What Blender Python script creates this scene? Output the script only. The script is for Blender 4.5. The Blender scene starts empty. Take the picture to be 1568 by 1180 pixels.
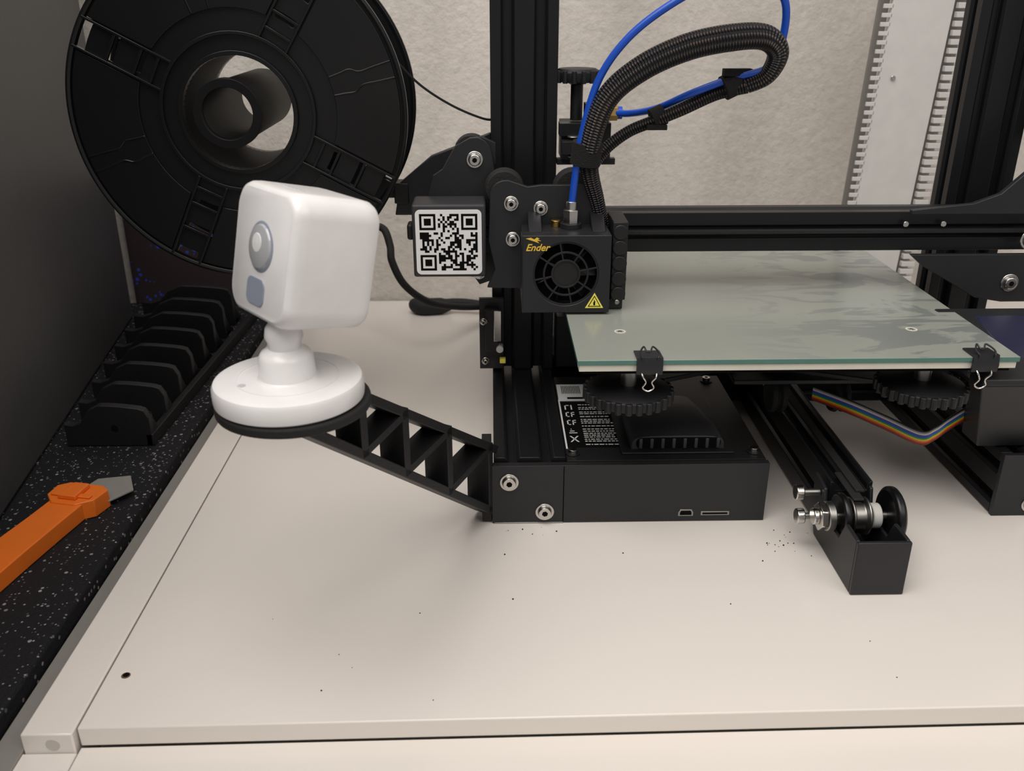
import bpy, bmesh, math, random
from mathutils import Vector, Matrix
random.seed(7)
S=.001
scene=bpy.context.scene
try:
    scene.view_settings.view_transform='Standard'
except Exception: pass

# ------------------------------------------------------------ materials
def mat(name,col,rough=.5,metal=0,bump=0,bscale=400,var=0,vscale=60,spec=.5,coat=0,emit=None):
    m=bpy.data.materials.new(name);m.use_nodes=True
    nt=m.node_tree;b=nt.nodes['Principled BSDF']
    b.inputs['Base Color'].default_value=(*col,1);b.inputs['Roughness'].default_value=rough
    b.inputs['Metallic'].default_value=metal;b.inputs['Specular IOR Level'].default_value=spec
    b.inputs['Coat Weight'].default_value=coat
    tc=nt.nodes.new('ShaderNodeTexCoord')
    if bump:
        n=nt.nodes.new('ShaderNodeTexNoise');n.inputs['Scale'].default_value=bscale;n.inputs['Detail'].default_value=3
        nt.links.new(tc.outputs['Object'],n.inputs['Vector'])
        bp=nt.nodes.new('ShaderNodeBump');bp.inputs['Strength'].default_value=bump;bp.inputs['Distance'].default_value=.001
        nt.links.new(n.outputs['Fac'],bp.inputs['Height']);nt.links.new(bp.outputs[0],b.inputs['Normal'])
    n2=nt.nodes.new('ShaderNodeTexNoise');n2.inputs['Scale'].default_value=vscale;n2.inputs['Detail'].default_value=4
    nt.links.new(tc.outputs['Object'],n2.inputs['Vector'])
    r=nt.nodes.new('ShaderNodeValToRGB')
    v=var or .04
    r.color_ramp.elements[0].position=.3;r.color_ramp.elements[1].position=.7
    r.color_ramp.elements[0].color=(*[c*(1-v) for c in col],1);r.color_ramp.elements[1].color=(*[min(1,c*(1+v)) for c in col],1)
    nt.links.new(n2.outputs['Fac'],r.inputs[0]);nt.links.new(r.outputs[0],b.inputs['Base Color'])
    return m
M={}
M['black']=mat('black_plastic',(.009,.009,.010),.5,bump=.15,bscale=900,spec=.4)
M['blackg']=mat('glossy_black_plastic',(.005,.005,.0055),.3,bump=.05,bscale=60,spec=.38)
M['spoolcore']=mat('satin_black_plastic',(.005,.005,.0055),.5,bump=.05,bscale=60,spec=.2)
M['steelblk']=mat('black_powder_coat',(.015,.0155,.018),.42,bump=.1,bscale=1500,spec=.4)
M['motor']=mat('grey_motor_shell',(.030,.030,.033),.5,bump=.1,bscale=1500,spec=.4)
M['anod']=mat('black_anodised_aluminium',(.012,.012,.0135),.38,metal=.3,spec=.4)
M['dark']=mat('dark_void',(.003,.003,.003),.9,spec=.1)
M['rubber']=mat('rubber',(.009,.009,.009),.75,bump=.3,bscale=700)
M['velcro']=mat('velcro_fabric',(.007,.007,.008),.95,bump=1,bscale=1500)
M['steel']=mat('polished_steel',(.62,.6,.57),.22,metal=1)
M['steeld']=mat('dull_steel',(.35,.34,.32),.35,metal=1)
M['brass']=mat('brass',(.65,.42,.15),.3,metal=1)
M['gold']=mat('gold_print',(.75,.48,.05),.5)
M['yellow']=mat('yellow_print',(.85,.75,.12),.5)
M['white']=mat('white_plastic',(.80,.79,.79),.32,coat=.2)
M['whitel']=mat('white_label',(.74,.74,.74),.5)
M['lens']=mat('smoked_lens',(.42,.43,.45),.10,coat=.6)
M['sensor']=mat('sensor_window',(.27,.30,.37),.3)
M['ring']=mat('lens_surround',(.55,.56,.58),.25)
M['blue']=mat('blue_ptfe',(.008,.075,.50),.3)
M['orange']=mat('orange_plastic',(.80,.17,.015),.42)
M['blade']=mat('steel_blade',(.38,.37,.35),.45,metal=.5)
M['cream']=mat('heated_plate_edge',(.62,.6,.52),.5)
M['desk']=mat('desk_white_laminate',(.735,.69,.645),.25,bump=.03,bscale=250,var=.012,vscale=4)
M['shadegrey']=mat('painted_shade_grey',(.22,.21,.195),.55)  # shade on the white side panel, put into the colour
M['cap']=mat('fitting_cap',(.50,.47,.43),.5)
M['grey']=mat('grey_painted_panel',(.058,.058,.060),.45,bump=.08,bscale=500)
M['shelf']=mat('white_powder_coat',(.68,.67,.65),.4)
M['floor']=mat('floor_brown',(.18,.13,.09),.6)
M['pulleyw']=mat('white_nylon',(.5,.49,.47),.4)

def wall_mat():
    m=mat('textured_wallpaper',(.62,.575,.51),.85)
    nt=m.node_tree;b=nt.nodes['Principled BSDF'];L=nt.links
    tc=nt.nodes.new('ShaderNodeTexCoord')
    n=nt.nodes.new('ShaderNodeTexNoise');n.inputs['Scale'].default_value=110;n.inputs['Detail'].default_value=7;n.inputs['Roughness'].default_value=.6
    L.new(tc.outputs['Object'],n.inputs['Vector'])
    bp=nt.nodes.new('ShaderNodeBump');bp.inputs['Strength'].default_value=.8;bp.inputs['Distance'].default_value=.002
    L.new(n.outputs['Fac'],bp.inputs['Height']);L.new(bp.outputs[0],b.inputs['Normal'])
    mp=nt.nodes.new('ShaderNodeMapping');mp.inputs['Scale'].default_value=(9,1,2.2)
    L.new(tc.outputs['Object'],mp.inputs[0])
    n2=nt.nodes.new('ShaderNodeTexNoise');n2.inputs['Scale'].default_value=1.3;n2.inputs['Detail'].default_value=3
    L.new(mp.outputs[0],n2.inputs['Vector'])
    n3=nt.nodes.new('ShaderNodeTexNoise');n3.inputs['Scale'].default_value=160;n3.inputs['Detail'].default_value=6
    L.new(tc.outputs['Object'],n3.inputs['Vector'])
    mx=nt.nodes.new('ShaderNodeMix');mx.data_type='FLOAT';mx.inputs[0].default_value=.3
    L.new(n2.outputs['Fac'],mx.inputs[2]);L.new(n3.outputs['Fac'],mx.inputs[3])
    r=nt.nodes.new('ShaderNodeValToRGB')
    r.color_ramp.elements[0].position=.36;r.color_ramp.elements[1].position=.62
    r.color_ramp.elements[0].color=(.56,.52,.475,1);r.color_ramp.elements[1].color=(.72,.675,.625,1)
    L.new(mx.outputs[0],r.inputs[0]);L.new(r.outputs[0],b.inputs['Base Color'])
    return m
M['wall']=wall_mat()

def speckle():
    m=mat('speckled_black_foam',(.006,.006,.007),.8,bump=1.0,bscale=500)
    nt=m.node_tree;b=nt.nodes['Principled BSDF'];L=nt.links
    b.inputs['Specular IOR Level'].default_value=.3
    tc=nt.nodes.new('ShaderNodeTexCoord')
    outs=[]
    for sc,th,rad in((300,.84,.30),(560,.78,.34)):
        v=nt.nodes.new('ShaderNodeTexVoronoi');v.inputs['Scale'].default_value=sc
        L.new(tc.outputs['Object'],v.inputs['Vector'])
        r=nt.nodes.new('ShaderNodeMath');r.operation='LESS_THAN';r.inputs[1].default_value=rad
        L.new(v.outputs['Distance'],r.inputs[0])
        sp=nt.nodes.new('ShaderNodeSeparateColor');L.new(v.outputs['Color'],sp.inputs[0])
        g=nt.nodes.new('ShaderNodeMapRange');g.inputs[1].default_value=th;g.inputs[2].default_value=1;L.new(sp.outputs[0],g.inputs[0])
        mu=nt.nodes.new('ShaderNodeMath');mu.operation='MULTIPLY';L.new(g.outputs[0],mu.inputs[0]);L.new(r.outputs[0],mu.inputs[1]);outs.append(mu)
    mm=nt.nodes.new('ShaderNodeMath');mm.operation='MAXIMUM';L.new(outs[0].outputs[0],mm.inputs[0]);L.new(outs[1].outputs[0],mm.inputs[1])
    mx=nt.nodes.new('ShaderNodeMix');mx.data_type='RGBA';mx.inputs[6].default_value=(.007,.007,.009,1);mx.inputs[7].default_value=(.33,.31,.31,1)
    L.new(mm.outputs[0],mx.inputs[0]);L.new(mx.outputs[2],b.inputs['Base Color'])
    return m
M['speckle']=speckle()

def glass_mat():
    m=mat('frosted_bed_glass',(.30,.33,.285),.2)
    nt=m.node_tree;b=nt.nodes['Principled BSDF'];L=nt.links
    tc=nt.nodes.new('ShaderNodeTexCoord')
    n=nt.nodes.new('ShaderNodeTexNoise');n.inputs['Scale'].default_value=26;n.inputs['Detail'].default_value=7;n.inputs['Distortion'].default_value=1.6
    mp=nt.nodes.new('ShaderNodeMapping');mp.inputs['Rotation'].default_value=(0,0,.6);mp.inputs['Scale'].default_value=(.7,1.5,1)
    L.new(tc.outputs['Object'],mp.inputs[0]);L.new(mp.outputs[0],n.inputs['Vector'])
    # smears are concentrated on the right-hand half of the plate
    sp=nt.nodes.new('ShaderNodeSeparateXYZ');L.new(tc.outputs['Object'],sp.inputs[0])
    mr=nt.nodes.new('ShaderNodeMapRange');mr.inputs[1].default_value=.13;mr.inputs[2].default_value=.24;L.new(sp.outputs[0],mr.inputs[0])
    th=nt.nodes.new('ShaderNodeMapRange');th.inputs[1].default_value=.52;th.inputs[2].default_value=.57;L.new(n.outputs['Fac'],th.inputs[0])
    mu=nt.nodes.new('ShaderNodeMath');mu.operation='MULTIPLY';L.new(mr.outputs[0],mu.inputs[0]);L.new(th.outputs[0],mu.inputs[1])
    mx=nt.nodes.new('ShaderNodeMix');mx.data_type='RGBA';mx.inputs[6].default_value=(.30,.318,.285,1);mx.inputs[7].default_value=(.20,.218,.208,1)
    L.new(mu.outputs[0],mx.inputs[0]);L.new(mx.outputs[2],b.inputs['Base Color'])
    r2=nt.nodes.new('ShaderNodeMapRange');r2.inputs[3].default_value=.08;r2.inputs[4].default_value=.30
    L.new(n.outputs['Fac'],r2.inputs[0]);L.new(r2.outputs[0],b.inputs['Roughness'])
    return m
M['bed']=glass_mat()
M['glassedge']=mat('green_glass_edge',(.085,.19,.16),.15)

def braid():
    m=mat('braided_sleeve',(.012,.012,.013),.45)
    nt=m.node_tree;b=nt.nodes['Principled BSDF'];L=nt.links
    uv=nt.nodes.new('ShaderNodeTexCoord');sp=nt.nodes.new('ShaderNodeSeparateXYZ');L.new(uv.outputs['UV'],sp.inputs[0])
    def w(op):
        a=nt.nodes.new('ShaderNodeMath');a.operation=op;L.new(sp.outputs[0],a.inputs[0]);L.new(sp.outputs[1],a.inputs[1])
        s_=nt.nodes.new('ShaderNodeMath');s_.operation='SINE';L.new(a.outputs[0],s_.inputs[0]);return s_
    a,c=w('ADD'),w('SUBTRACT')
    mu=nt.nodes.new('ShaderNodeMath');mu.operation='MULTIPLY';L.new(a.outputs[0],mu.inputs[0]);L.new(c.outputs[0],mu.inputs[1])
    bp=nt.nodes.new('ShaderNodeBump');bp.inputs['Strength'].default_value=1;bp.inputs['Distance'].default_value=.0012
    L.new(mu.outputs[0],bp.inputs['Height']);L.new(bp.outputs[0],b.inputs['Normal'])
    n=nt.nodes.new('ShaderNodeTexNoise');n.inputs['Scale'].default_value=70;L.new(uv.outputs['Object'],n.inputs['Vector'])
    r=nt.nodes.new('ShaderNodeValToRGB');r.color_ramp.elements[0].position=.38;r.color_ramp.elements[0].color=(.07,.07,.075,1)
    r.color_ramp.elements[1].position=.68;r.color_ramp.elements[1].color=(.16,.10,.08,1)
    L.new(n.outputs['Fac'],r.inputs[0])
    g=nt.nodes.new('ShaderNodeMath');g.operation='GREATER_THAN';g.inputs[1].default_value=.5;L.new(mu.outputs[0],g.inputs[0])
    mx=nt.nodes.new('ShaderNodeMix');mx.data_type='RGBA';mx.inputs[6].default_value=(.008,.008,.010,1);L.new(g.outputs[0],mx.inputs[0]);L.new(r.outputs[0],mx.inputs[7])
    L.new(mx.outputs[2],b.inputs['Base Color'])
    return m
M['braid']=braid()

def poster_mat():
    m=mat('dark_print',(.03,.025,.035),.35)
    nt=m.node_tree;b=nt.nodes['Principled BSDF'];L=nt.links
    tc=nt.nodes.new('ShaderNodeTexCoord')
    v=nt.nodes.new('ShaderNodeTexVoronoi');v.inputs['Scale'].default_value=170;L.new(tc.outputs['Object'],v.inputs['Vector'])
    n=nt.nodes.new('ShaderNodeTexNoise');n.inputs['Scale'].default_value=16;L.new(tc.outputs['Object'],n.inputs['Vector'])
    l=nt.nodes.new('ShaderNodeMath');l.operation='LESS_THAN';l.inputs[1].default_value=.30;L.new(v.outputs['Distance'],l.inputs[0])
    g=nt.nodes.new('ShaderNodeMath');g.operation='GREATER_THAN';g.inputs[1].default_value=.50;L.new(n.outputs['Fac'],g.inputs[0])
    mu=nt.nodes.new('ShaderNodeMath');mu.operation='MULTIPLY';L.new(l.outputs[0],mu.inputs[0]);L.new(g.outputs[0],mu.inputs[1])
    mx=nt.nodes.new('ShaderNodeMix');mx.data_type='RGBA';mx.inputs[6].default_value=(.045,.032,.035,1);mx.inputs[7].default_value=(.04,.08,.5,1)
    L.new(mu.outputs[0],mx.inputs[0]);L.new(mx.outputs[2],b.inputs['Base Color'])
    return m
M['poster']=poster_mat()
M['screen']=mat('lcd_face',(.018,.02,.05),.25)
RB=[(.02,.02,.02),(.35,.35,.36),(.75,.75,.75),(.12,.08,.35),(.02,.12,.6),(.03,.35,.12),(.85,.65,.03),(.8,.25,.02),(.6,.03,.03),(.15,.05,.02)]
RBM=[mat('ribbon_wire_%d'%i,c,.4) for i,c in enumerate(RB)]

# ------------------------------------------------------------ builder
def empty(name):
    e=bpy.data.objects.new(name,None);bpy.context.collection.objects.link(e);e.empty_display_size=.02;return e
class B:
    def __init__(s,name,parent=None,bevel=.4,seg=2):
        s.bm=bmesh.new();s.name=name;s.parent=parent;s.ms=[];s.bevel=bevel;s.seg=seg
        s.uv=s.bm.loops.layers.uv.new('UVMap')
    def mi(s,k):
        m=M[k] if isinstance(k,str) else k
        if m not in s.ms:s.ms.append(m)
        return s.ms.index(m)
    def face(s,vs,k):
        try:
            f=s.bm.faces.new(vs);f.material_index=s.mi(k);return f
        except ValueError:return None
    def box(s,x0,x1,y0,y1,z0,z1,k,T=None):
        P=[Vector((x,y,z))*S for z in(z0,z1) for y in(y0,y1) for x in(x0,x1)]
        if T: P=[T@p for p in P]
        v=[s.bm.verts.new(p) for p in P]
        for q in((0,2,3,1),(4,5,7,6),(0,1,5,4),(2,6,7,3),(0,4,6,2),(1,3,7,5)):s.face([v[i] for i in q],k)
    def hexa(s,pts,k):
        v=[s.bm.verts.new(Vector(p)*S) for p in pts]   # 4 bottom, 4 top
        for q in((0,3,2,1),(4,5,6,7),(0,1,5,4),(1,2,6,5),(2,3,7,6),(3,0,4,7)):s.face([v[i] for i in q],k)
    def cyl(s,p0,p1,r0,k,r1=None,n=28,cap=True):
        p0=Vector(p0);p1=Vector(p1);r1=r0 if r1 is None else r1
        d=(p1-p0).normalized();a=d.orthogonal().normalized();b=d.cross(a)
        A=[];C=[]
        for i in range(n):
            t=2*math.pi*(i+.5)/n;o=a*math.cos(t)+b*math.sin(t)
            A.append(s.bm.verts.new((p0+o*r0)*S));C.append(s.bm.verts.new((p1+o*r1)*S))
        for i in range(n):
            j=(i+1)%n;s.face([A[i],A[j],C[j],C[i]],k)
        if cap:
            s.face(A[::-1],k);s.face(C,k)
    def lathe(s,c,prof,k,axis=(0,0,1),n=48,closed=False):
        c=Vector(c);d=Vector(axis).normalized();a=d.orthogonal().normalized();b=d.cross(a);R=[]
        for r,h in prof:
            R.append([s.bm.verts.new((c+d*h+(a*math.cos(2*math.pi*i/n)+b*math.sin(2*math.pi*i/n))*max(r,.001))*S) for i in range(n)])
        m=len(R)
        for q in range(m if closed else m-1):
            A=R[q];C=R[(q+1)%m]
            for i in range(n):
                j=(i+1)%n;s.face([A[i],A[j],C[j],C[i]],k)
        if not closed:
            s.face(R[0][::-1],k);s.face(R[-1],k)
    def prism(s,pts,f,w0,w1,k):
        A=[s.bm.verts.new(Vector(f(u,v,w0))*S) for u,v in pts];C=[s.bm.verts.new(Vector(f(u,v,w1))*S) for u,v in pts]
        n=len(pts)
        for i in range(n):
            j=(i+1)%n;s.face([A[i],A[j],C[j],C[i]],k)
        s.face(A[::-1],k);s.face(C,k)
    def tube(s,pts,r,k,n=16,cap=True,uvk=(1,1),rs=None,sub=10):
        P=[Vector(p) for p in pts];Q=[];RR=[]
        rs=rs or [r]*len(P)
        for i in range(len(P)-1):
            a=P[max(0,i-1)];b=P[i];c=P[i+1];d=P[min(len(P)-1,i+2)]
            for q in range(sub):
                t=q/sub
                Q.append(.5*((2*b)+(c-a)*t+(2*a-5*b+4*c-d)*t*t+(3*b-a-3*c+d)*t**3));RR.append(rs[i]*(1-t)+rs[i+1]*t)
        Q.append(P[-1]);RR.append(rs[-1])
        nrm=None;rings=[];ln=[0]
        for i,q in enumerate(Q):
            tg=(Q[min(i+1,len(Q)-1)]-Q[max(i-1,0)]).normalized()
            nrm=(tg.orthogonal() if nrm is None else nrm-tg*nrm.dot(tg)).normalized()
            bb=tg.cross(nrm)
            rings.append([s.bm.verts.new((q+(nrm*math.cos(2*math.pi*j/n)+bb*math.sin(2*math.pi*j/n))*RR[i])*S) for j in range(n)])
            if i:ln.append(ln[-1]+(Q[i]-Q[i-1]).length)
        for i in range(len(rings)-1):
            for j in range(n):
                j2=(j+1)%n
                f=s.face([rings[i][j],rings[i][j2],rings[i+1][j2],rings[i+1][j]],k)
                if f:
                    uvs=[(ln[i]*uvk[0],j/n*uvk[1]),(ln[i]*uvk[0],(j+1)/n*uvk[1]),(ln[i+1]*uvk[0],(j+1)/n*uvk[1]),(ln[i+1]*uvk[0],j/n*uvk[1])]
                    for l,u in zip(f.loops,uvs):l[s.uv].uv=u
        if cap:
            s.face(rings[0][::-1],k);s.face(rings[-1],k)
    def bolt(s,x,y,z,r=4.2,k='steel'):   # faces -y
        s.cyl((x,y,z),(x,y-.8,z),r*1.25,k)
        s.cyl((x,y-.8,z),(x,y-3,z),r,k,r*.8)
        s.cyl((x,y-2.4,z),(x,y-3.15,z),r*.42,'dark',n=6)
    def done(s,T=None):
        bmesh.ops.recalc_face_normals(s.bm,faces=s.bm.faces)
        for f in s.bm.faces:f.smooth=True
        for e in s.bm.edges:
            if len(e.link_faces)==2 and e.calc_face_angle(0)>math.radians(32):e.smooth=False
        me=bpy.data.meshes.new(s.name)
        s.bm.to_mesh(me);s.bm.free()
        for m in s.ms:me.materials.append(m)
        o=bpy.data.objects.new(s.name,me);bpy.context.collection.objects.link(o)
        if s.parent:o.parent=s.parent
        if T:o.matrix_world=T
        if s.bevel:
            b=o.modifiers.new('bevel','BEVEL');b.width=s.bevel*S;b.segments=s.seg;b.limit_method='ANGLE';b.angle_limit=math.radians(40)
        return o
XZ=lambda u,v,w:(u,w,v)
XY=lambda u,v,w:(u,v,w)
YZ=lambda u,v,w:(w,u,v)
def vprofile(x0,x1,y0,y1,sx0,sx1,sy0,sy1):
    """extrusion outline; s?? = slot centres on (bottom y0, top y1, left x0, right x1) sides"""
    N=[(-4.4,0),(-2.9,1.8),(-2.9,5.5),(2.9,5.5),(2.9,1.8),(4.4,0)]
    p=[(x0,y0)]
    for c in sorted(sx0): p+=[(c+t,y0+d) for t,d in N]
    p.append((x1,y0))
    for c in sorted(sy1): p+=[(x1-d,c+t) for t,d in N]
    p.append((x1,y1))
    for c in sorted(sx1,reverse=True): p+=[(c-t,y1-d) for t,d in N]
    p.append((x0,y1))
    for c in sorted(sy0,reverse=True): p+=[(x0+d,c-t) for t,d in N]
    return p
def rrect(x0,x1,y0,y1,r,n=6):
    p=[]
    for cx,cy,a in((x1-r,y1-r,0),(x0+r,y1-r,90),(x0+r,y0+r,180),(x1-r,y0+r,270)):
        for i in range(n+1):
            t=math.radians(a+90*i/n);p.append((cx+r*math.cos(t),cy+r*math.sin(t)))
    return p

# ------------------------------------------------------------ room shell
b=B('wall_back',bevel=0);b.box(-1400,1600,905,925,-750,1300,'wall');b.done()
b=B('floor',bevel=0);b.box(-1400,1600,-1200,925,-770,-750,'floor');b.done()

# ------------------------------------------------------------ desk
desk=empty('white_desk')
b=B('top',desk,.7)
b.prism([(-180,307),(700,316),(700,900),(-180,900)],XY,-10,0,'desk');b.done()
b=B('side_panel',desk,.7);b.box(-203,-181,304,900,-750,-.3,'desk');b.done()
b=B('side_ledge',desk,.4);b.box(-216,-203.3,230,900,-750,-9,'shadegrey');b.done()  # strip of the white side panel, its shade painted as grey
b=B('drawer_front',desk,.6)
b.prism([(-180,238),(700,247),(700,315.8),(-180,306.8)],XY,-240,-10.3,'desk')
b.prism([(-205,238),(-180.3,238),(-180.3,303.7),(-205,303.7)],XY,-240,-10.3,'desk');b.done()
b=B('carcass',desk,.5);b.box(-180,700,322,900,-750,-11,'desk');b.done()
b=B('cam_lock_fitting',desk,.1);b.cyl((-190,303.75,-6),(-190,305,-6),3.0,'cap');b.done()
b=B('screw_hole',desk,0)
b.cyl((-171,340,-.5),(-171,340,.1),2.1,mat('hole_rim',(.12,.06,.035),.8));b.cyl((-171,340.3,.0),(-171,340.3,.14),1.5,'dark');b.done()

# crumbs
b=B('plastic_crumbs',bevel=0)
for i in range(38):
    if i<7: x=random.uniform(4,60);y=random.uniform(454,465)
    elif i<26: x=random.gauss(166,9);y=random.gauss(448,9)
    else: x=random.uniform(-120,230);y=random.uniform(320,450)
    r=random.uniform(.12,.42);b.cyl((x,y,0),(x+r,y+r,r),r,'dark',n=6)
b.done()

# ------------------------------------------------------------ left side: foam surface, panel, rack, knife
b=B('speckled_foam_mat',bevel=2);b.box(-480,-217,150,900,-22,0,'speckle')
o=b.done()
b=B('mat_support_cabinet',bevel=1);b.box(-480,-219,150,900,-750,-22.2,'grey');b.done()
b=B('grey_equipment_case',bevel=3,seg=3)
b.hexa([(-252,180,0.2),(-350,855,0.2),(-470,855,.2),(-470,180,.2),(-252,180,430),(-350,855,430),(-470,855,430),(-470,180,430)],'grey');b.done()

b=B('black_plastic_rack',bevel=.8)
for i in range(8):
    y=575+i*36
    xl=-296-(y-575)*.13; xr=-237-(y-575)*.03
    W_=xr-xl
    pts=[(xl,.5),(xr,.5),(xr,21+i*1.2),(xr-3,27+i*1.2)]
    pts+=[(xr-4-W_*.5*t,28+i*1.2+3*math.sin(math.pi*t*.5)) for t in(.1,.3,.5,.7,.9,1)]
    pts+=[(xl+W_*.30,27+i),(xl+W_*.2,18+i),(xl+W_*.1,16+i),(xl,17+i)]
    b.prism(pts,XZ,y,y+6,'black')
    b.prism([(y+6,.5),(y+26,.5),(y+14,9),(y+8,18),(y+6,24)],YZ,xr-5,xr,'black')
    b.prism([(y+6,.5),(y+26,.5),(y+14,9),(y+8,18),(y+6,24)],YZ,(xl+xr)/2-3,(xl+xr)/2+1,'black')
    b.box(xl,xr,y+5,y+14,.5,4,'black')
    b.cyl(((xl+xr)/2+5,y-.3,14),((xl+xr)/2+5,y+.5,14),2.6,'dark')
b.hexa([(-241,575,.5),(-236,575,.5),(-228,850,.5),(-233,850,.5),(-241,575,9),(-236,575,9),(-228,850,9),(-233,850,9)],'black')
b.done()

kn=empty('utility_knife')
kd=Vector((.22,.975,0)).normalized()
KT=Matrix.Translation(Vector((-262,452,0))*S)@Matrix.Rotation(math.atan2(kd.y,kd.x),4,'Z')
b=B('handle',kn,2.2,3)
b.prism([(-75,-11),(-60,-13),(-20,-11.5),(10,-11),(30,-11),(30,11),(10,11),(-20,12),(-60,13),(-75,11)],XY,.4,11,'orange')
b.prism([(26,-8),(33,-16),(46,-17),(50,-11),(50,11),(45,17),(34,16),(26,8)],XY,.4,12,'orange')
b.prism([(30,-6),(46,-5),(46,5),(30,6)],XY,12,15,'orange')
b.prism([(33,-13),(37,-13),(37,13),(33,13)],XY,12,13.2,'orange')
b.done(KT)
b=B('blade',kn,.1)
b.prism([(44,-17),(60,-24),(76,-12),(68,6),(48,9)],XY,4,5,'blade');b.done(KT)

# dark picture leaning on wall behind spool
b=B('dark_picture_print',bevel=.3);b.box(-362,-186,897,904.5,.3,128,'poster');b.done()

# ------------------------------------------------------------ perforated steel upright
b=B('slotted_shelf_upright',bevel=.3)
b.hexa([(318,800,.3),(366,800,.3),(366,806,.3),(318,806,.3),(334,800,420),(386,800,420),(386,806,420),(334,806,420)],'shelf')
z=20
while z<415:
    lx=318+16*z/420;rx=366+20*z/420
    b.box(lx-7,lx+1,800,802,z,z+3.4,'shelf')
    b.box(rx+3,rx+15,798,803,z,z+4.4,'shelf')
    z+=7.0
b.hexa([(366,812,.3),(382,812,.3),(382,815,.3),(366,815,.3),(386,812,420),(403,812,420),(403,815,420),(386,815,420)],'shadegrey')  # grey strips behind the tabs make the gaps dark
b.hexa([(311,812,.3),(320,812,.3),(320,815,.3),(311,815,.3),(327,812,420),(336,812,420),(336,815,420),(327,815,420)],'shadegrey')
b.cyl((338,800,225),(338,798.5,225),2,'steel')
b.done()

# ------------------------------------------------------------ 3D PRINTER
pr=empty('3d_printer')
# base rails
b=B('base_frame',pr,.3)
b.prism(vprofile(0,42,1,41,[11,31],[11,31],[11,31],[11,31]),XZ,474,830,'anod')
b.prism(vprofile(300,342,1,41,[311,331],[311,331],[11,31],[11,31]),XZ,474,830,'anod')
b.prism(vprofile(640,680,1,41,[650,670],[650,670],[11,31],[11,31]),YZ,42.5,299.5,'anod')
b.box(300,342,470,473.5,0,41,'steelblk');b.bolt(322,470,8)
b.done()
# uprights
b=B('z_uprights',pr,.3)
for x in(0,307):
    b.prism(vprofile(x,x+43,610,632,[x+11,x+32],[x+11,x+32],[621],[621]),XY,41.5,480,'anod')
b.prism(vprofile(356,394,575,605,[375],[375],[590],[590]),XY,200,480,'anod')
b.done()
# x gantry
b=B('x_gantry_beam',pr,.3)
b.prism(vprofile(570,592,138,163,[581],[581],[150.5],[150.5]),YZ,-20,372,'anod')
b.box(72,372,566,569.8,150,152.5,'rubber')      # belt in slot
for x in(262,286):b.cyl((x,567,156),(x,565.3,156),1.8,'steel')
b.done()
# right carriage plate
b=B('x_end_plate',pr,.6)
b.prism([(266,137.5),(275,130),(300,116),(312,109),(330,106),(372,106),(372,215),(340,200),(316,176),(300,170),(262,166),(262,163.4),(372,163.4),(372,137.5)],XZ,560,564,'steelblk')
b.bolt(340,560,147,5);b.bolt(333,560,119,4.6)
b.cyl((350,568,190),(350,580,190),12,'rubber')
b.done()
# carriage plate (left)
b=B('x_carriage_plate',pr,.6)
pts=[(-3,120)]+[(2,132),(-2,150),(-1,172)]+[(9+10*math.cos(math.radians(a)),178+9*math.sin(math.radians(a))) for a in range(170,60,-22)]+[(22,183),(30,184),(62,184)]+[(66,180),(68,160),(68,118)]
b.prism(pts,XZ,553,557,'steelblk')
for x,z in((12,173),(13,151),(30,170)):b.bolt(x,553,z,3.7)
for x,z in((8,180),(50,180),(30,128)):
    b.lathe((x,560,z),[(5,0),(11,0),(12,2),(12,4),(9,5.5),(12,7),(12,9),(11,11),(5,11)],'rubber',axis=(0,1,0),n=32)
b.done()
# x motor bracket + motor
b=B('x_motor_bracket',pr,.6)
pts=[(-44,160),(-36,186),(-30,190),(-22,204)]+[(-10+10.5*math.cos(math.radians(a)),199+10.5*math.sin(math.radians(a))) for a in range(130,-20,-25)]+[(2,190),(3,120),(-8,116),(-16,128),(-44,134)]
b.prism(pts,XZ,573,577,'steelblk')
b.bolt(-10,573,196,4.2)
b.prism([(-24,196),(-18,206),(-6,209),(3,205),(3,192),(-12,182)],XZ,580,584,'steelblk')
b.cyl((-12,577,199),(-12,588,199),11,'rubber');b.cyl((-12,577,130),(-12,588,130),10,'rubber')
b.bolt(-8,573,124,3.4)
b.done()
b=B('x_motor',pr,1.6,3)
b.box(-48,-3.5,546,572.5,129,174,'motor')
b.box(-52,-48,555,566,150,160,'black')
b.done()
b=B('qr_label',pr,0)
b.prism(rrect(-46,-6,131,171,3),XZ,545.6,545.95,'whitel')
N=25;x0=-43.5;z0=133.5;c=35/N
def fin(i,j):
    for a,d in((0,0),(N-7,N-7),(0,N-7)):
        u,v=i-a,j-d
        if -1<=u<=7 and -1<=v<=7:
            if u in(-1,7) or v in(-1,7):return 0
            return 1 if (u in(0,6) or v in(0,6) or(2<=u<=4 and 2<=v<=4)) else 0
    return None
for i in range(N):
    for j in range(N):
        f=fin(i,j)      # finder squares: top-left, top-right, bottom-left
        on=f if f is not None else random.random()<.5
        if on:
            X=x0+i*c;Z=z0+j*c
            v=[b.bm.verts.new(Vector(p)*S) for p in((X,545.5,Z),(X+c,545.5,Z),(X+c,545.5,Z+c),(X,545.5,Z+c))]
            b.face(v,'dark')
b.done()
# limit switch under motor
b=B('limit_switch',pr,.3)
b.box(-9,8,600,603,46,98,'steelblk')
b.box(-5,4,592,599.8,62,92,'black')
b.box(1,6,590,592.5,70,92,'steel');b.bolt(-5,600,52,2.2);b.bolt(-6,592,84,2);b.cyl((5,590,64),(5,598,64),2.5,'pulleyw')
b.box(5,9,592,597,53,56,'yellow')
b.done()
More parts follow.
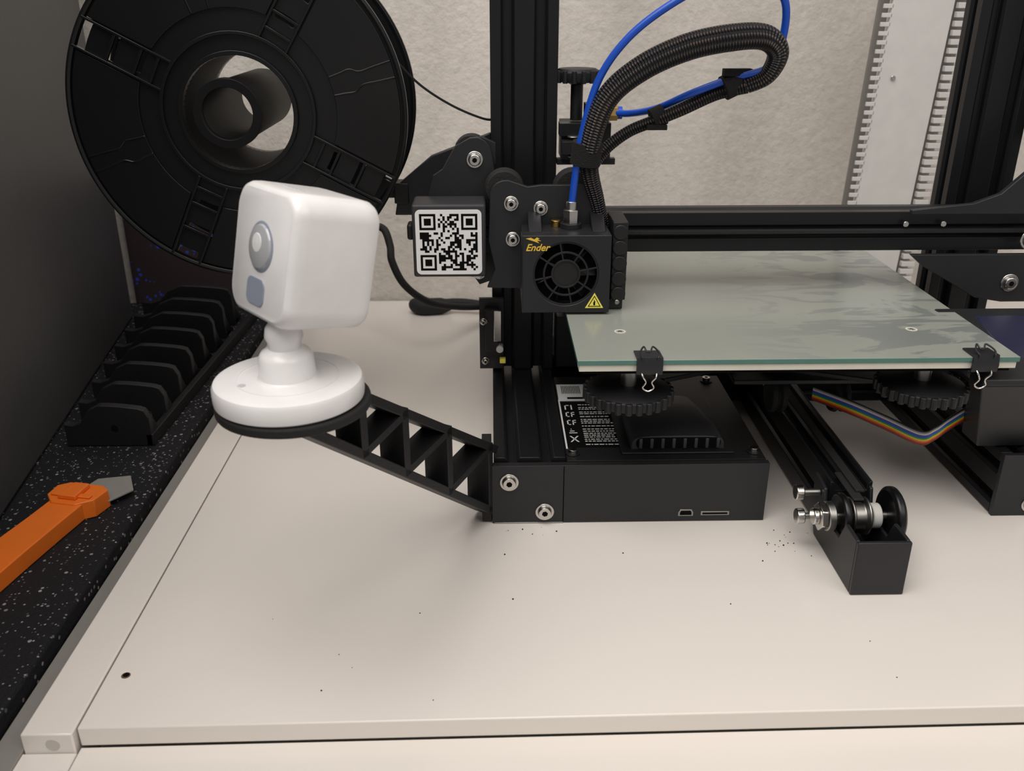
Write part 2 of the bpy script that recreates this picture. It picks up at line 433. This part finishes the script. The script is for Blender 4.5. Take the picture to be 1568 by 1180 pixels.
# z motor & coupler
b=B('z_motor',pr,1)
b.box(45,87,612,639,41.5,80,'black');b.cyl((66,626,80),(66,626,100),7,'steeld');b.cyl((66,626,100),(66,626,186),3.2,'black')
b.done()
# extruder behind the post
b=B('extruder',pr,.6)
b.box(43.5,82,612,618,186,190,'steelblk')
b.box(46,78,608,634,190,213,'black')
b.box(44,72,600,611,206,214,'anod')
b.lathe((56,618,240),[(4,-26),(4,-4),(6,-3),(13,-2),(14,1),(14,4),(12,6),(4,6)],'black',n=36)
for i in range(14):
    t=2*math.pi*i/14;b.cyl((56+13.6*math.cos(t),618+13.6*math.sin(t),237.5),(56+13.6*math.cos(t),618+13.6*math.sin(t),245),1.7,'black',n=8)
for z in range(5):b.lathe((53,600,193+z*3),[(3.2,0),(4.2,.6),(4.2,1),(3.2,1.6)],'steeld',n=18)
b.cyl((74,604,220),(81,604,220),5,'brass',n=6);b.cyl((81,604,220),(84,604,220),4,'blue')
b.box(60,75,598,611,214,226,'anod')
b.cyl((68,597,210),(68,600,210),3,'steel')
b.box(45,64,590,600,196,204,'black');b.cyl((64,594,200),(68,594,200),2.5,'brass')
b.done()

# hotend
b=B('hotend_shroud',pr,.7)
cx,cz=44,136.5
def sq(t,x0,x1,z0,z1):
    dx,dz=math.cos(t),math.sin(t);k=1e9
    if dx>1e-9:k=min(k,(x1-cx)/dx)
    if dx<-1e-9:k=min(k,(x0-cx)/dx)
    if dz>1e-9:k=min(k,(z1-cz)/dz)
    if dz<-1e-9:k=min(k,(z0-cz)/dz)
    return(cx+dx*k,cz+dz*k)
X0,X1,Z0,Z1=18,70.5,112.5,160
n=96;fr=[];ci=[];bk=[]
angs=[2*math.pi*i/n for i in range(n)]
for (qx,qz) in((X0,Z0),(X1,Z0),(X0,Z1),(X1,Z1)):
    a=math.atan2(qz-cz,qx-cx)%(2*math.pi)
    i=min(range(n),key=lambda i:abs(angs[i]-a));angs[i]=a
for t in angs:
    q=sq(t,X0,X1,Z0,Z1)
    fr.append(b.bm.verts.new(Vector((q[0],525,q[1]))*S))
    ci.append(b.bm.verts.new(Vector((cx+19.5*math.cos(t),525,cz+19.5*math.sin(t)))*S))
    bk.append(b.bm.verts.new(Vector((cx+19.5*math.cos(t),533,cz+19.5*math.sin(t)))*S))
ob=[b.bm.verts.new(Vector((sq(t,X0,X1,Z0,Z1)[0],533,sq(t,X0,X1,Z0,Z1)[1]))*S) for t in angs]
for i in range(n):
    j=(i+1)%n
    b.face([fr[i],fr[j],ci[j],ci[i]],'steelblk');b.face([ci[i],ci[j],bk[j],bk[i]],'black');b.face([fr[i],fr[j],ob[j],ob[i]],'steelblk')
b.box(X0,X1,533.1,566,114,Z1,'steelblk')
b.box(X0+6,X1-6,532.3,533.1,118,156,'dark')
b.prism([(533,160),(566,160),(566,168),(552,168)],YZ,22,30,'steelblk')
b.prism([(533,160),(566,160),(566,168),(552,168)],YZ,60,68,'steelblk')
b.done()
b=B('cooling_fan',pr,.15)
b.cyl((cx,526.5,cz),(cx,532,cz),8,'black')
for r in(8.3,13.2,19.3):b.lathe((cx,525.6,cz),[(r-.7,0),(r+.5,0),(r+.5,1.2),(r-.7,1.2)],'black',axis=(0,1,0),closed=True)
for i in range(8):
    t=2*math.pi*i/8+.2
    T=Matrix.Translation(Vector((cx,526.2,cz))*S)@Matrix.Rotation(-t,4,'Y')
    b.box(8,19.5,-.5,.5,-.5,.5,'black',T)
for i in range(7):
    t=2*math.pi*i/7
    T=Matrix.Translation(Vector((cx,530,cz))*S)@Matrix.Rotation(-t,4,'Y')@Matrix.Rotation(.7,4,'X')
    b.box(7,18,-2.5,2.5,-.3,.3,'blackg',T)
b.done()
b=B('part_cooling_duct',pr,.5)
b.box(72,81,532,562,118,166,'black')
for i in range(5):b.cyl((76.5,531,122+i*9.5),(76.5,533.5,122+i*9.5),4.6,'black',n=16)
b.box(70,80,535,560,111.5,118,'steelblk')
b.cyl((76,530.8,117),(76,532,117),1.6,'steeld')
b.done()
b=B('bowden_fitting',pr,.2)
b.cyl((48,545,160),(48,545,163),6.5,'steelblk',n=20)
b.cyl((48,545,163),(48,545,171),5,'steel',n=6);b.cyl((48,545,171),(48,545,176),3.4,'steel')
b.cyl((39,548,160),(39,548,164),3,'brass')
b.done()
b=B('warning_badge',pr,0)
b.prism([(56,115.5),(67,115.5),(61.5,125)],XZ,524.75,524.95,'yellow')
b.prism([(57.6,116.4),(65.4,116.4),(61.5,123.3)],XZ,524.6,524.75,'dark')
b.prism([(58.4,116.9),(64.6,116.9),(61.5,122.4)],XZ,524.45,524.6,'yellow')
b.prism([(61,117.4),(62,117.4),(61.9,119),(62.2,119.4),(61.2,121),(61.3,119.4),(60.8,119.2)],XZ,524.3,524.45,'dark')
b.done()
cu=bpy.data.curves.new('logo_text','FONT');cu.body='Ender';cu.size=.0058;cu.shear=.35;cu.extrude=.0001;cu.offset=.0001
cu.materials.append(M['gold']);t=bpy.data.objects.new('logo_text',cu);bpy.context.collection.objects.link(t)
t.location=(.0198,.5248,.1510);t.rotation_euler=(math.pi/2,0,0);t.parent=pr
b=B('logo_mark',pr,0)
b.prism([(20,158.3),(23,158.8),(25,157.8),(26.5,159),(28,158.3),(27,157.8),(29,156.8),(26.5,157),(28,155.4),(25,156.6),(22.5,157.4)],XZ,524.75,524.95,'gold')
b.done()

# cable loom
b=B('cable_loom',pr,0)
b.tube([(68,556,160),(64,552,175),(58,546,195),(58,540,212),(66,536,236),(84,533,252),(108,531,263),(132,529,268),(150,530,268),(159,533,260),(156,538,248),(146,542,242)],6.5,'braid',uvk=(2.0,34),n=28,
       rs=[3.5,4.5,5.5,6,6.5,7,7.3,7.2,6.8,6,5,4.5])
b.tube([(146,542,242),(130,548,237),(112,552,228),(97,556,221),(82,560,214),(68,560,203),(60,556,190),(66,556,172),(70,558,158)],4,'braid',uvk=(2.0,20),n=22,rs=[4.5,4,3.8,3.6,3.5,3.6,4,3.5,3])
b.done()
b=B('ptfe_tube',pr,0)
b.tube([(48,545,172),(50,543,195),(53,540,217),(61,537,246),(76,533,268),(98,530,285),(120,530,295),(146,532,296),(160,535,287),(163,540,268),(156,538,252),(138,543,246),(116,549,237),(100,566,227),(88,592,221),(78,604,220)],2.15,'blue',n=16)
b.done()
b=B('velcro_ties',pr,.3)
def tie(p,d,r,w):
    p=Vector(p);d=Vector(d).normalized();b.cyl(p-d*w,p+d*w,r,'velcro',n=20)
tie((56,545,204),(.1,-.1,1),9,6.5)
tie((99,558,223),(1,.1,.45),6.2,4)
tie((138,546,242),(1,.1,.45),7,5)
b.box(92,104,552,566,216,219,'velcro');b.box(132,148,540,546,247,251,'velcro')
b.done()

# bed
b=B('print_bed_glass',pr,.3);b.box(45,283,450,671,108.2,111,'bed')
for f in b.bm.faces:
    f.normal_update()
    if abs(f.normal.z)<.5:f.material_index=b.mi('glassedge')
b.done()
b=B('bed_heater_plate',pr,.3)
b.box(46,282,451,670,104.2,108,'cream');b.box(48,280,453,668,102,104,'dark')
b.done()
b=B('bed_carriage',pr,.6)
b.box(150,254,520,600,66,69,'steelblk')
T0=[(74,490),(243,490),(74,630),(243,630)]
for (x,y) in T0:
    d=Vector((x-160,y-560,0)).normalized();p=Vector((-d.y,d.x,0))*9
    a=Vector((x,y,80));c0=Vector((165,560,66))
    q=[a-p+d*6,a+p+d*6,c0+p,c0-p]
    b.hexa([(v.x,v.y,v.z) for v in q]+[(v.x,v.y,v.z+3) for v in q],'steelblk')
for x in(182,222):
    for y in(535,590):b.lathe((x,y,53),[(4,-6),(11,-5),(12,-2),(9,0),(12,2),(11,5),(4,6)],'rubber',axis=(1,0,0),n=28);b.cyl((x,y,53),(x,y,66),3,'steel')
b.done()
b=B('levelling_knobs',pr,.4)
for i,(x,y) in enumerate([(76,470),(244,474),(76,630),(244,630)]):
    zk=84
    b.lathe((x,y,zk),[(4,5),(10,5),(22,3.5),(24,2.5),(24,-2.5),(22,-3.5),(16,-4),(8,-4),(4,-4)],'black',n=64)
    for k in range(26):
        t=2*math.pi*k/26;X=x+23.6*math.cos(t);Y=y+23.6*math.sin(t);b.cyl((X,Y,zk-3.6),(X,Y,zk+3),2.0,'black',n=10)
    b.cyl((x,y,zk+4),(x,y,102),4.5,'steeld');b.cyl((x,y,zk-8),(x,y,zk-4),1.6,'steeld')
b.done()
b=B('bed_screws',pr,.1)
for x in(73.5,243):
    b.lathe((x,495,111),[(2.2,0),(3.4,0),(3.4,.2),(2.2,.2)],'cream',closed=True,n=24)
    b.cyl((x,495,111),(x,495,111.2),1.1,'steel')
b.done()
b=B('binder_clips',pr,.2)
for x in(83.5,264):
    b.prism([(449,103),(448,107),(449.2,112.6),(462,112),(462,111.2),(451,111.4),(449.6,107.5),(450.4,103.2),(460,102.6),(460,101.8)],YZ,x-7,x+7,'steelblk')
    w=.5
    for s_ in (1,-1):
        if s_==1: pts=[(x-4,450,109),(x-4.2,448.6,112.6),(x-5,452,114.5),(x-2.5,457,116),(x-1,455,114),(x+1,455,114),(x+2.5,457,116),(x+5,452,114.5),(x+4.2,448.6,112.6),(x+4,450,109)]
        else: pts=[(x-4,449.5,104),(x-3.4,447.6,102),(x-1.6,449,98.5),(x-3,450,95),(x,450,93),(x+3,450,95),(x+1.6,449,98.5),(x+3.4,447.6,102),(x+4,449.5,104)]
        b.tube(pts,w,'steel' if s_==-1 else 'steelblk',n=8,sub=6)
b.done()

# y rail + tensioner
b=B('y_rail',pr,.3)
b.prism(vprofile(190,214,2,37,[202],[195.8,208.2],[19],[19]),XZ,448,850,'anod')
b.box(199.5,204.5,436,640,37,38.6,'rubber')
b.done()
b=B('y_belt_tensioner',pr,.6)
b.box(186,214,393,395.5,.3,32,'steelblk')
side=[(395.5,.3),(395.5,32),(412,32),(418,20),(442,20),(446,34),(462,36),(462,14),(452,.3)]
b.prism(side,YZ,186,188,'steelblk')
b.prism(side,YZ,212,214,'steelblk')
b.box(188,212,395.5,452,.3,3,'steelblk')
yc,zc=429,26.5
ax=(1,0,0)
b.lathe((194,yc,zc),[(4,0),(10.5,0),(10.5,1.2),(7.5,2),(7.5,8),(10.5,8.8),(10.5,10),(4,10)],'steeld',axis=ax,n=40)
b.lathe((206,yc,zc),[(3,0),(7,0),(7,5),(3,5)],'pulleyw',axis=ax,n=32)
b.lathe((215,yc,zc),[(3,0),(14,0),(16,1.5),(16,4.5),(14,6),(3,6)],'blackg',axis=ax,n=48)
b.lathe((188.3,yc,zc),[(3,0),(12,0),(13,1),(13,3),(12,4),(3,4)],'blackg',axis=ax,n=48)
b.cyl((175,yc,zc),(222,yc,zc),2.2,'steeld')
b.cyl((181.5,yc,zc),(185.8,yc,zc),8.2,'steeld',n=36);b.cyl((177.5,yc,zc),(181.3,yc,zc),8.2,'steel',n=6)
b.cyl((174.5,yc,zc),(177.5,yc,zc),4.6,'steel',n=36)
b.cyl((186,451,29),(176,451,29),2.0,'steeld');b.cyl((176,451,29),(171.5,451,29),4.4,'steel')
b.cyl((186,440,20),(174,440,20),1.8,'steeld');b.cyl((174,440,20),(169.5,440,20),4.4,'steel')
b.box(196,202,429,460,35.5,37,'rubber')
b.done()

# electronics box
b=B('electronics_box',pr,.8)
b.box(42.5,160,474,600,1,37,'steelblk')
b.box(-1,161,468,472.5,.5,38.6,'steelblk')
b.box(40.6,41.2,467.8,468.1,1,38,'dark')
b.box(43,160,473,600,37.2,39,'black')
b.bolt(9,468,28,4.4);b.bolt(30,468,8,4.4)
b.box(0,41,467.6,480,-.0,.9,'steeld')
b.done()
b=B('ports',pr,.15)
b.prism([(109.5,4),(118.5,4),(118.5,6.5),(117.5,8.4),(110.5,8.4),(109.5,6.5)],XZ,467.6,468.1,'steeld')
b.prism([(110.5,4.7),(117.5,4.7),(117.5,6.3),(116.8,7.6),(111.2,7.6),(110.5,6.3)],XZ,467.4,467.7,'dark')
b.box(123,140,467.6,468.1,4.3,6.9,'steeld');b.box(124,139,467.4,467.7,5,6.2,'dark')
b.done()
# fan hump on the lid: lofted from a wide slotted mouth (front) to a narrow sloping tail
b=B('vent_cover',pr,.6,2)
secs=[(485,82,138,9.5),(500,82,137,11.5),(525,82,134,11),(548,84,130,8),(562,88,126,2)]
def hs(y,x0,x1,h):
    o=[]
    for i in range(13):
        t=i/12;a=math.pi*(1-t);cxx=(x0+x1)/2;w=(x1-x0)/2
        ca,sa=math.cos(a),math.sin(a)
        k=.42
        o.append((cxx+w*math.copysign(abs(ca)**k,ca),y,39+h*abs(sa)**k))
    return o
rows=[[b.bm.verts.new(Vector(p)*S) for p in hs(*q)] for q in secs]
for q in range(len(rows)-1):
    for i in range(12):b.face([rows[q][i],rows[q][i+1],rows[q+1][i+1],rows[q+1][i]],'motor')
b.face(rows[0][::-1],'motor');b.face(rows[-1],'motor')
b.box(76,143,480,560,39,40.2,'black')
gm=mat('vent_rib',(.035,.035,.037),.5)
b.prism(rrect(85,135.5,40.6,47.6,3),XZ,484.2,485.2,'dark')
for i in range(8):b.box(86.5+i*6.6,88.6+i*6.6,483.6,484.6,40.8,47.4,gm)
b.done()
b=B('cover_screws',pr,.1)
for x,y in((47,482),(155,482),(150,590)):
    b.cyl((x,y,39),(x,y,39.8),4.2,'black');b.cyl((x,y,39.8),(x,y,42.2),2.7,'steel');b.cyl((x,y,42),(x,y,42.4),1.2,'dark',n=6)
b.done()
b=B('rating_label',pr,0)
b.box(44,78,490,556,39.02,39.15,'dark')
b.box(43.6,44.6,488,560,39.15,39.3,'whitel')
b.box(44,64,558,586,39.02,39.2,'whitel')
for i in range(12):b.box(47+i*1.1,47.5+i*1.1,570,583,39.2,39.3,'dark')
b.box(50,61,561,564,39.2,39.3,'dark')
# certification marks column
for y,kd_ in((497,'x'),(509,'t'),(521,'c'),(533,'c'),(544,'f')):
    if kd_=='x':
        b.hexa([(47,y,39.2),(48,y,39.2),(52.5,y+8,39.2),(51.5,y+8,39.2),(47,y,39.3),(48,y,39.3),(52.5,y+8,39.3),(51.5,y+8,39.3)],'whitel')
        b.hexa([(51.5,y,39.2),(52.5,y,39.2),(48,y+8,39.2),(47,y+8,39.2),(51.5,y,39.3),(52.5,y,39.3),(48,y+8,39.3),(47,y+8,39.3)],'whitel')
    elif kd_=='t':
        for k in range(3):b.box(47.2+k*.6,52.2-k*1.6,y+k*2.6,y+k*2.6+.9,39.2,39.3,'whitel')
    elif kd_=='c':
        b.box(47,47.8,y,y+7,39.2,39.3,'whitel');b.box(47,49.3,y,y+.9,39.2,39.3,'whitel');b.box(47,49.3,y+6.1,y+7,39.2,39.3,'whitel')
        b.box(50.4,51.2,y,y+7,39.2,39.3,'whitel');b.box(50.4,52.8,y+6.1,y+7,39.2,39.3,'whitel');b.box(50.4,52.6,y+3,y+3.9,39.2,39.3,'whitel')
    else:
        b.box(47,47.9,y,y+7,39.2,39.3,'whitel');b.box(47,50,y+6.1,y+7,39.2,39.3,'whitel');b.box(51,51.9,y,y+7,39.2,39.3,'whitel')
y=493
while y<552:
    x=56
    while x<75:
        w=random.uniform(.8,3.2);b.box(x,min(76,x+w),y,y+.9,39.16,39.3,'whitel');x+=w+.7
    y+=random.choice((2.6,3.0,4.4))
b.done()

# display unit on right rail
b=B('display_unit',pr,1)
b.hexa([(288,480,42),(372,480,42),(372,500,42),(288,500,42),(268,455,92),(372,455,92),(372,470,98),(268,470,98)],'steelblk')
b.hexa([(268,454,92),(372,454,92),(372,530,98),(272,530,98),(268,454,96),(372,454,96),(372,530,112),(272,530,112)],'steelblk')
b.hexa([(292,474,98),(372,474,98),(372,520,106),(292,520,106),(292,474,100.2),(372,474,100.2),(372,520,110.9),(292,520,110.9)],'screen')
b.done()

# ribbon cable
b=B('ribbon_cable',pr,0)
for i in range(10):
    dz=-i*.95
    b.tube([(204,530,60+dz),(222,512,58+dz),(240,500,53+dz),(256,487,49+dz),(263,484,53+dz),(272,487,58+dz),(292,497,64+dz)],.52,RBM[i],n=8,sub=8)
b.done()

# spool holder arm
b=B('spool_holder',pr,.8)
b.prism([(-62,172),(-40,190),(0,205),(0,160),(-30,165),(-46,150),(-66,150)],XZ,625,630,'steelblk')
b.box(-188,-56,634,640,160,171,'black')
b.hexa([(-188,634,160),(-177,634,160),(-160,634,213),(-170,634,217),(-188,640,160),(-177,640,160),(-160,640,213),(-170,640,217)],'black')
b.box(-66,-56,624,640,158,172,'black')
b.done()

# ------------------------------------------------------------ spool
sp=empty('filament_spool')
CX,CZ=-146.5,226
RT=97.5
def flange(name,y0,front):
    b=B(name,sp,.35)
    sg=-1 if front else 1
    AX=(0,sg,0)
    n=96
    rings=[33,43,47,58,62,74,78,90,RT]
    spokes=[math.radians(a) for a in(58,152,244,332)]
    thick=1.6
    def pt(r,t,dy):return Vector((CX+r*math.cos(t),y0+dy*sg,CZ+r*math.sin(t)))*S
    V0={};V1={}
    for i,r in enumerate(rings):
        for j in range(n):
            V0[i,j]=b.bm.verts.new(pt(r,2*math.pi*j/n,0));V1[i,j]=b.bm.verts.new(pt(r,2*math.pi*j/n,-thick))
    def solid(i,j):
        if i<0 or i>=len(rings)-1:return False
        t=2*math.pi*(j+.5)/n
        for q,s_ in enumerate(spokes):
            d=abs((t-s_+math.pi)%(2*math.pi)-math.pi)
            if i==7 and d<.075:return False
            if i in(3,5) and d<.10:return False
        return True
    for i in range(len(rings)-1):
        for j in range(n):
            if not solid(i,j):continue
            k=(j+1)%n
            b.face([V0[i,j],V0[i,k],V0[i+1,k],V0[i+1,j]],'blackg');b.face([V1[i,j],V1[i+1,j],V1[i+1,k],V1[i,k]],'blackg')
            if not solid(i-1,j):b.face([V0[i,j],V1[i,j],V1[i,k],V0[i,k]],'blackg')
            if not solid(i+1,j):b.face([V0[i+1,j],V0[i+1,k],V1[i+1,k],V1[i+1,j]],'blackg')
            if not solid(i,(j-1)%n):b.face([V0[i,j],V0[i+1,j],V1[i+1,j],V1[i,j]],'blackg')
            if not solid(i,k):b.face([V0[i,k],V1[i,k],V1[i+1,k],V0[i+1,k]],'blackg')
    # rim
    b.lathe((CX,y0,CZ),[(RT-2.5,-2.2),(RT-.6,-2.6),(RT+.6,-1.4),(RT+.6,1.8),(RT-.8,3),(RT-2.5,2.4)],'blackg',axis=AX,n=128,closed=True)
    b.lathe((CX,y0,CZ),[(32,-3),(34.5,-3),(34.5,2.8),(32,2.8)],'blackg',axis=AX,n=64,closed=True)
    b.lathe((CX,y0,CZ),[(43,-1),(45,-1),(45,3),(43,3)],'blackg',axis=AX,n=64,closed=True)
    # raised sector panels
    for q in range(4):
        a0=spokes[q];a1=spokes[(q+1)%4]
        if a1<a0:a1+=2*math.pi
        def arc(r,hw=10,nn=18):
            g=math.asin(min(1,hw/r));return[(CX+r*math.cos(a0+g+(a1-a0-2*g)*i/nn),CZ+r*math.sin(a0+g+(a1-a0-2*g)*i/nn)) for i in range(nn+1)]
        pts=arc(94)+arc(57)[::-1]
        b.prism(pts,XZ,y0+.1*sg,y0+1.9*sg,'blackg')
        am=(a0+a1)/2
        for da in(-.09,.09):
            b.tube([(CX+r*math.cos(am+da*(1 if r<74 else .55)),y0+1.9*sg,CZ+r*math.sin(am+da*(1 if r<74 else .55))) for r in(57,64,70,75,84,94)],.6,'blackg',n=8,sub=4)
        d=Vector((math.cos(a0),0,math.sin(a0)));p=Vector((-d.z,0,d.x))
        for hw in(-9.2,9.2):
            A=Vector((CX,y0,CZ))+d*44+p*hw;C=Vector((CX,y0,CZ))+d*96+p*hw
            A2=A+p*1.4*(1 if hw<0 else -1);C2=C+p*1.4*(1 if hw<0 else -1)
            u=Vector((0,sg*3,0))
            b.hexa([tuple(A),tuple(C),tuple(C2),tuple(A2),tuple(A+u),tuple(C+u),tuple(C2+u),tuple(A2+u)],'blackg')
        for r in(60,76,50):
            A=Vector((CX,y0,CZ))+d*r-p*8;C=Vector((CX,y0,CZ))+d*r+p*8
            A2=A+d*1.6;C2=C+d*1.6;u=Vector((0,sg*2.6,0))
            b.hexa([tuple(A),tuple(C),tuple(C2),tuple(A2),tuple(A+u),tuple(C+u),tuple(C2+u),tuple(A2+u)],'blackg')
    return b.done()
flange('front_flange',556,True)
flange('back_flange',622,False)
b=B('core',sp,.3)
b.lathe((CX,557,CZ),[(43,0),(45,0),(45,64),(43,64)],'spoolcore',axis=(0,1,0),n=72,closed=True)
b.lathe((CX,557,CZ),[(32,0),(33.5,0),(33.5,64),(32,64)],'spoolcore',axis=(0,1,0),n=72,closed=True)
for i in range(4):
    t=math.radians(15+90*i)
    T=Matrix.Translation(Vector((CX,590,CZ))*S)@Matrix.Rotation(-t,4,'Y');b.box(33,44,-32,32,-.8,.8,'spoolcore',T)
b.lathe((-150,545,227),[(14.5,0),(18,0),(18,92),(14.5,92)],'spoolcore',axis=(0,1,0),n=56,closed=True)
b.lathe((-150,543,227),[(14.5,0),(19.5,0),(19.5,5),(14.5,5)],'spoolcore',axis=(0,1,0),n=56,closed=True)
b.done()
b=B('filament_strand',sp,0)
b.tube([(-85,590,284),(-62,596,257),(-45,604,238),(-25,612,224),(-5,618,215),(4,622,214)],.8,'black',n=8);b.done()

# ------------------------------------------------------------ power cable
b=B('power_cable',bevel=0)
b.tube([(-120,800,60),(-104,785,100),(-92,770,106),(-86,760,94),(-84,752,82),(-74,750,62),(-55,765,42),(-30,800,26),(0,830,16),(60,850,8)],3.2,'rubber',n=12)
b.tube([(-66,860,8),(-30,856,12),(20,850,6)],4,'rubber',n=12)
b.tube([(-78,866,8),(-74,860,8),(-66,856,8),(-50,858,8),(-40,858,9)],6,'rubber',n=16,rs=[5,8,8.5,8,4.5])
b.done()

# ------------------------------------------------------------ security camera + arm
sc=empty('security_camera')
BX,BY,BZ=-82,340,140
b=B('stand',sc,.0)
b.lathe((BX,BY,BZ),[(.1,0),(28.5,0),(29.8,1),(30,2.5),(30,7),(29.2,8.6),(27.6,9.2),(12,9.4),(11.3,10),(10.8,18),(9.6,20),(7.8,21),(6.6,21.8),(6.6,24),(7.6,26.5),(7.0,30),(5,33),(.1,33)],'white',n=80)
b.lathe((BX,BY,BZ),[(20,9),(20.6,9),(20.6,9.55),(20,9.55)],'white',n=64,closed=True)
b.cyl((BX-16,BY-10,BZ+8.5),(BX-16,BY-10,BZ+9.6),1.6,'ring',n=12)
b.done()
yaw=math.atan2(-.63,-.777)
R=Matrix.Rotation(yaw,4,'Z')@Matrix.Rotation(math.radians(-12.5),4,'Y')
T=Matrix.Translation(Vector((-73.5,350,196))*S)@R
b=B('body',sc,0)
def ring(x,hy,hz,r):
    hz*=.96
    return [(x,p[0],p[1]) for p in rrect(-hy,hy,-hz,hz,r,8)]
secs=[(-19.6,17,19,7),(-19.2,20,22,7.6),(-18,22.6,24.6,8),(-15.8,23.6,25.8,8.2),(-12,24,26.2,8.4),(12,24,26.6,8.6),(15.4,23.7,26.3,8.6),(17.3,22.8,25.4,8.4),(18.1,21.6,24.2,8)]
RR=[[b.bm.verts.new(Vector(p)*S) for p in ring(*s_)] for s_ in secs]
m=len(RR[0])
for q in range(len(RR)-1):
    for i in range(m):
        j=(i+1)%m;b.face([RR[q][i],RR[q][j],RR[q+1][j],RR[q+1][i]],'white')
b.face(RR[0][::-1],'white');b.face(RR[-1],'white')
for k in range(7):b.cyl((8,-9+k*3,25.1),(8,-9+k*3,25.7),.7,'ring',n=8)
b.done(T)
b=B('lens',sc,.2)
b.lathe((17.6,0,2.5),[(.1,0),(9.8,0),(9.8,.6),(9.2,.9),(.1,.9)],'sensor',axis=(1,0,0),n=48)
b.lathe((18.2,0,2.5),[(.1,0),(8.8,0),(8.2,1.0),(5,1.8),(.1,2.1)],'lens',axis=(1,0,0),n=48)
b.lathe((19.0,0,4),[(.1,0),(4.2,0),(3.6,1.2),(.1,1.5)],'whitel',axis=(1,0,0),n=32)
b.prism(rrect(-8,6,-20,-9.5,3.2),YZ,17.7,18.6,'sensor')
b.done(T)

b=B('camera_mount_arm',bevel=.5)
Av=Vector((-4,478,0));Bv=Vector((-83,340,0))
d=(Bv-Av).normalized();pp=Vector((-d.y,d.x,0))*7.5
Ln=(Bv-Av).length
def top(s_):return min(48+s_*107,136)
def bot(s_):return 1.5+s_*124
def bar(s0,z0,s1,z1,th):
    a=Av+d*(s0*Ln);c=Av+d*(s1*Ln);a.z=z0;c.z=z1
    dr=(c-a).normalized();up=pp.normalized().cross(dr).normalized()*th/2
    q=[a-up-pp,c-up-pp,c-up+pp,a-up+pp,a+up-pp,c+up-pp,c+up+pp,a+up+pp]
    b.hexa([tuple(v) for v in q],'black')
bar(0,bot(0)+2,1,bot(1)+2,4.5)
bar(0,top(0)-2,.82,134,4.5)
bar(.8,134,1,134,4)
nodes=[.05,.32,.56,.76]
for s_ in nodes:bar(s_,bot(s_)+1,s_+.0001,top(s_),5)
for i in range(3):
    bar(nodes[i],top(nodes[i])-3,nodes[i+1],bot(nodes[i+1])+3,3.8)
b.box(-7,-1.2,469,492,1,48,'black')
b.lathe((-81,341,135.6),[(.1,0),(30.6,0),(31.2,.6),(31.2,3.6),(30.6,4.2),(.1,4.2)],'rubber',n=80)
b.done()

# ------------------------------------------------------------ lights
def area(name,loc,tgt,size,e,col):
    l=bpy.data.lights.new(name,'AREA');l.shape='SQUARE';l.size=size;l.energy=e;l.color=col
    o=bpy.data.objects.new(name,l);bpy.context.collection.objects.link(o);o.location=loc
    o.rotation_euler=(Vector(tgt)-Vector(loc)).to_track_quat('-Z','Y').to_euler()
area('ceiling_lamp',(-.35,-.15,1.6),(.15,.6,0),1.4,27,(1,.95,.90))
area('right_area_light',(1.0,-.6,1.4),(.1,.6,0),1.0,7,(1,.94,.88))  # weaker second area light from the front right
w=bpy.data.worlds.new('w');scene.world=w;w.use_nodes=True
w.node_tree.nodes['Background'].inputs[0].default_value=(1,.955,.92,1);w.node_tree.nodes['Background'].inputs[1].default_value=.33

cm=bpy.data.cameras.new('camera');co=bpy.data.objects.new('camera',cm);bpy.context.collection.objects.link(co)
cm.sensor_width=36;cm.lens=36*1400/1568;cm.clip_start=.01
cm.dof.use_dof=True;cm.dof.focus_distance=.52;cm.dof.aperture_fstop=18
co.location=(0,0,.29);co.rotation_euler=(math.pi/2-math.atan(600/1400),0,math.radians(-1.3))
scene.camera=co
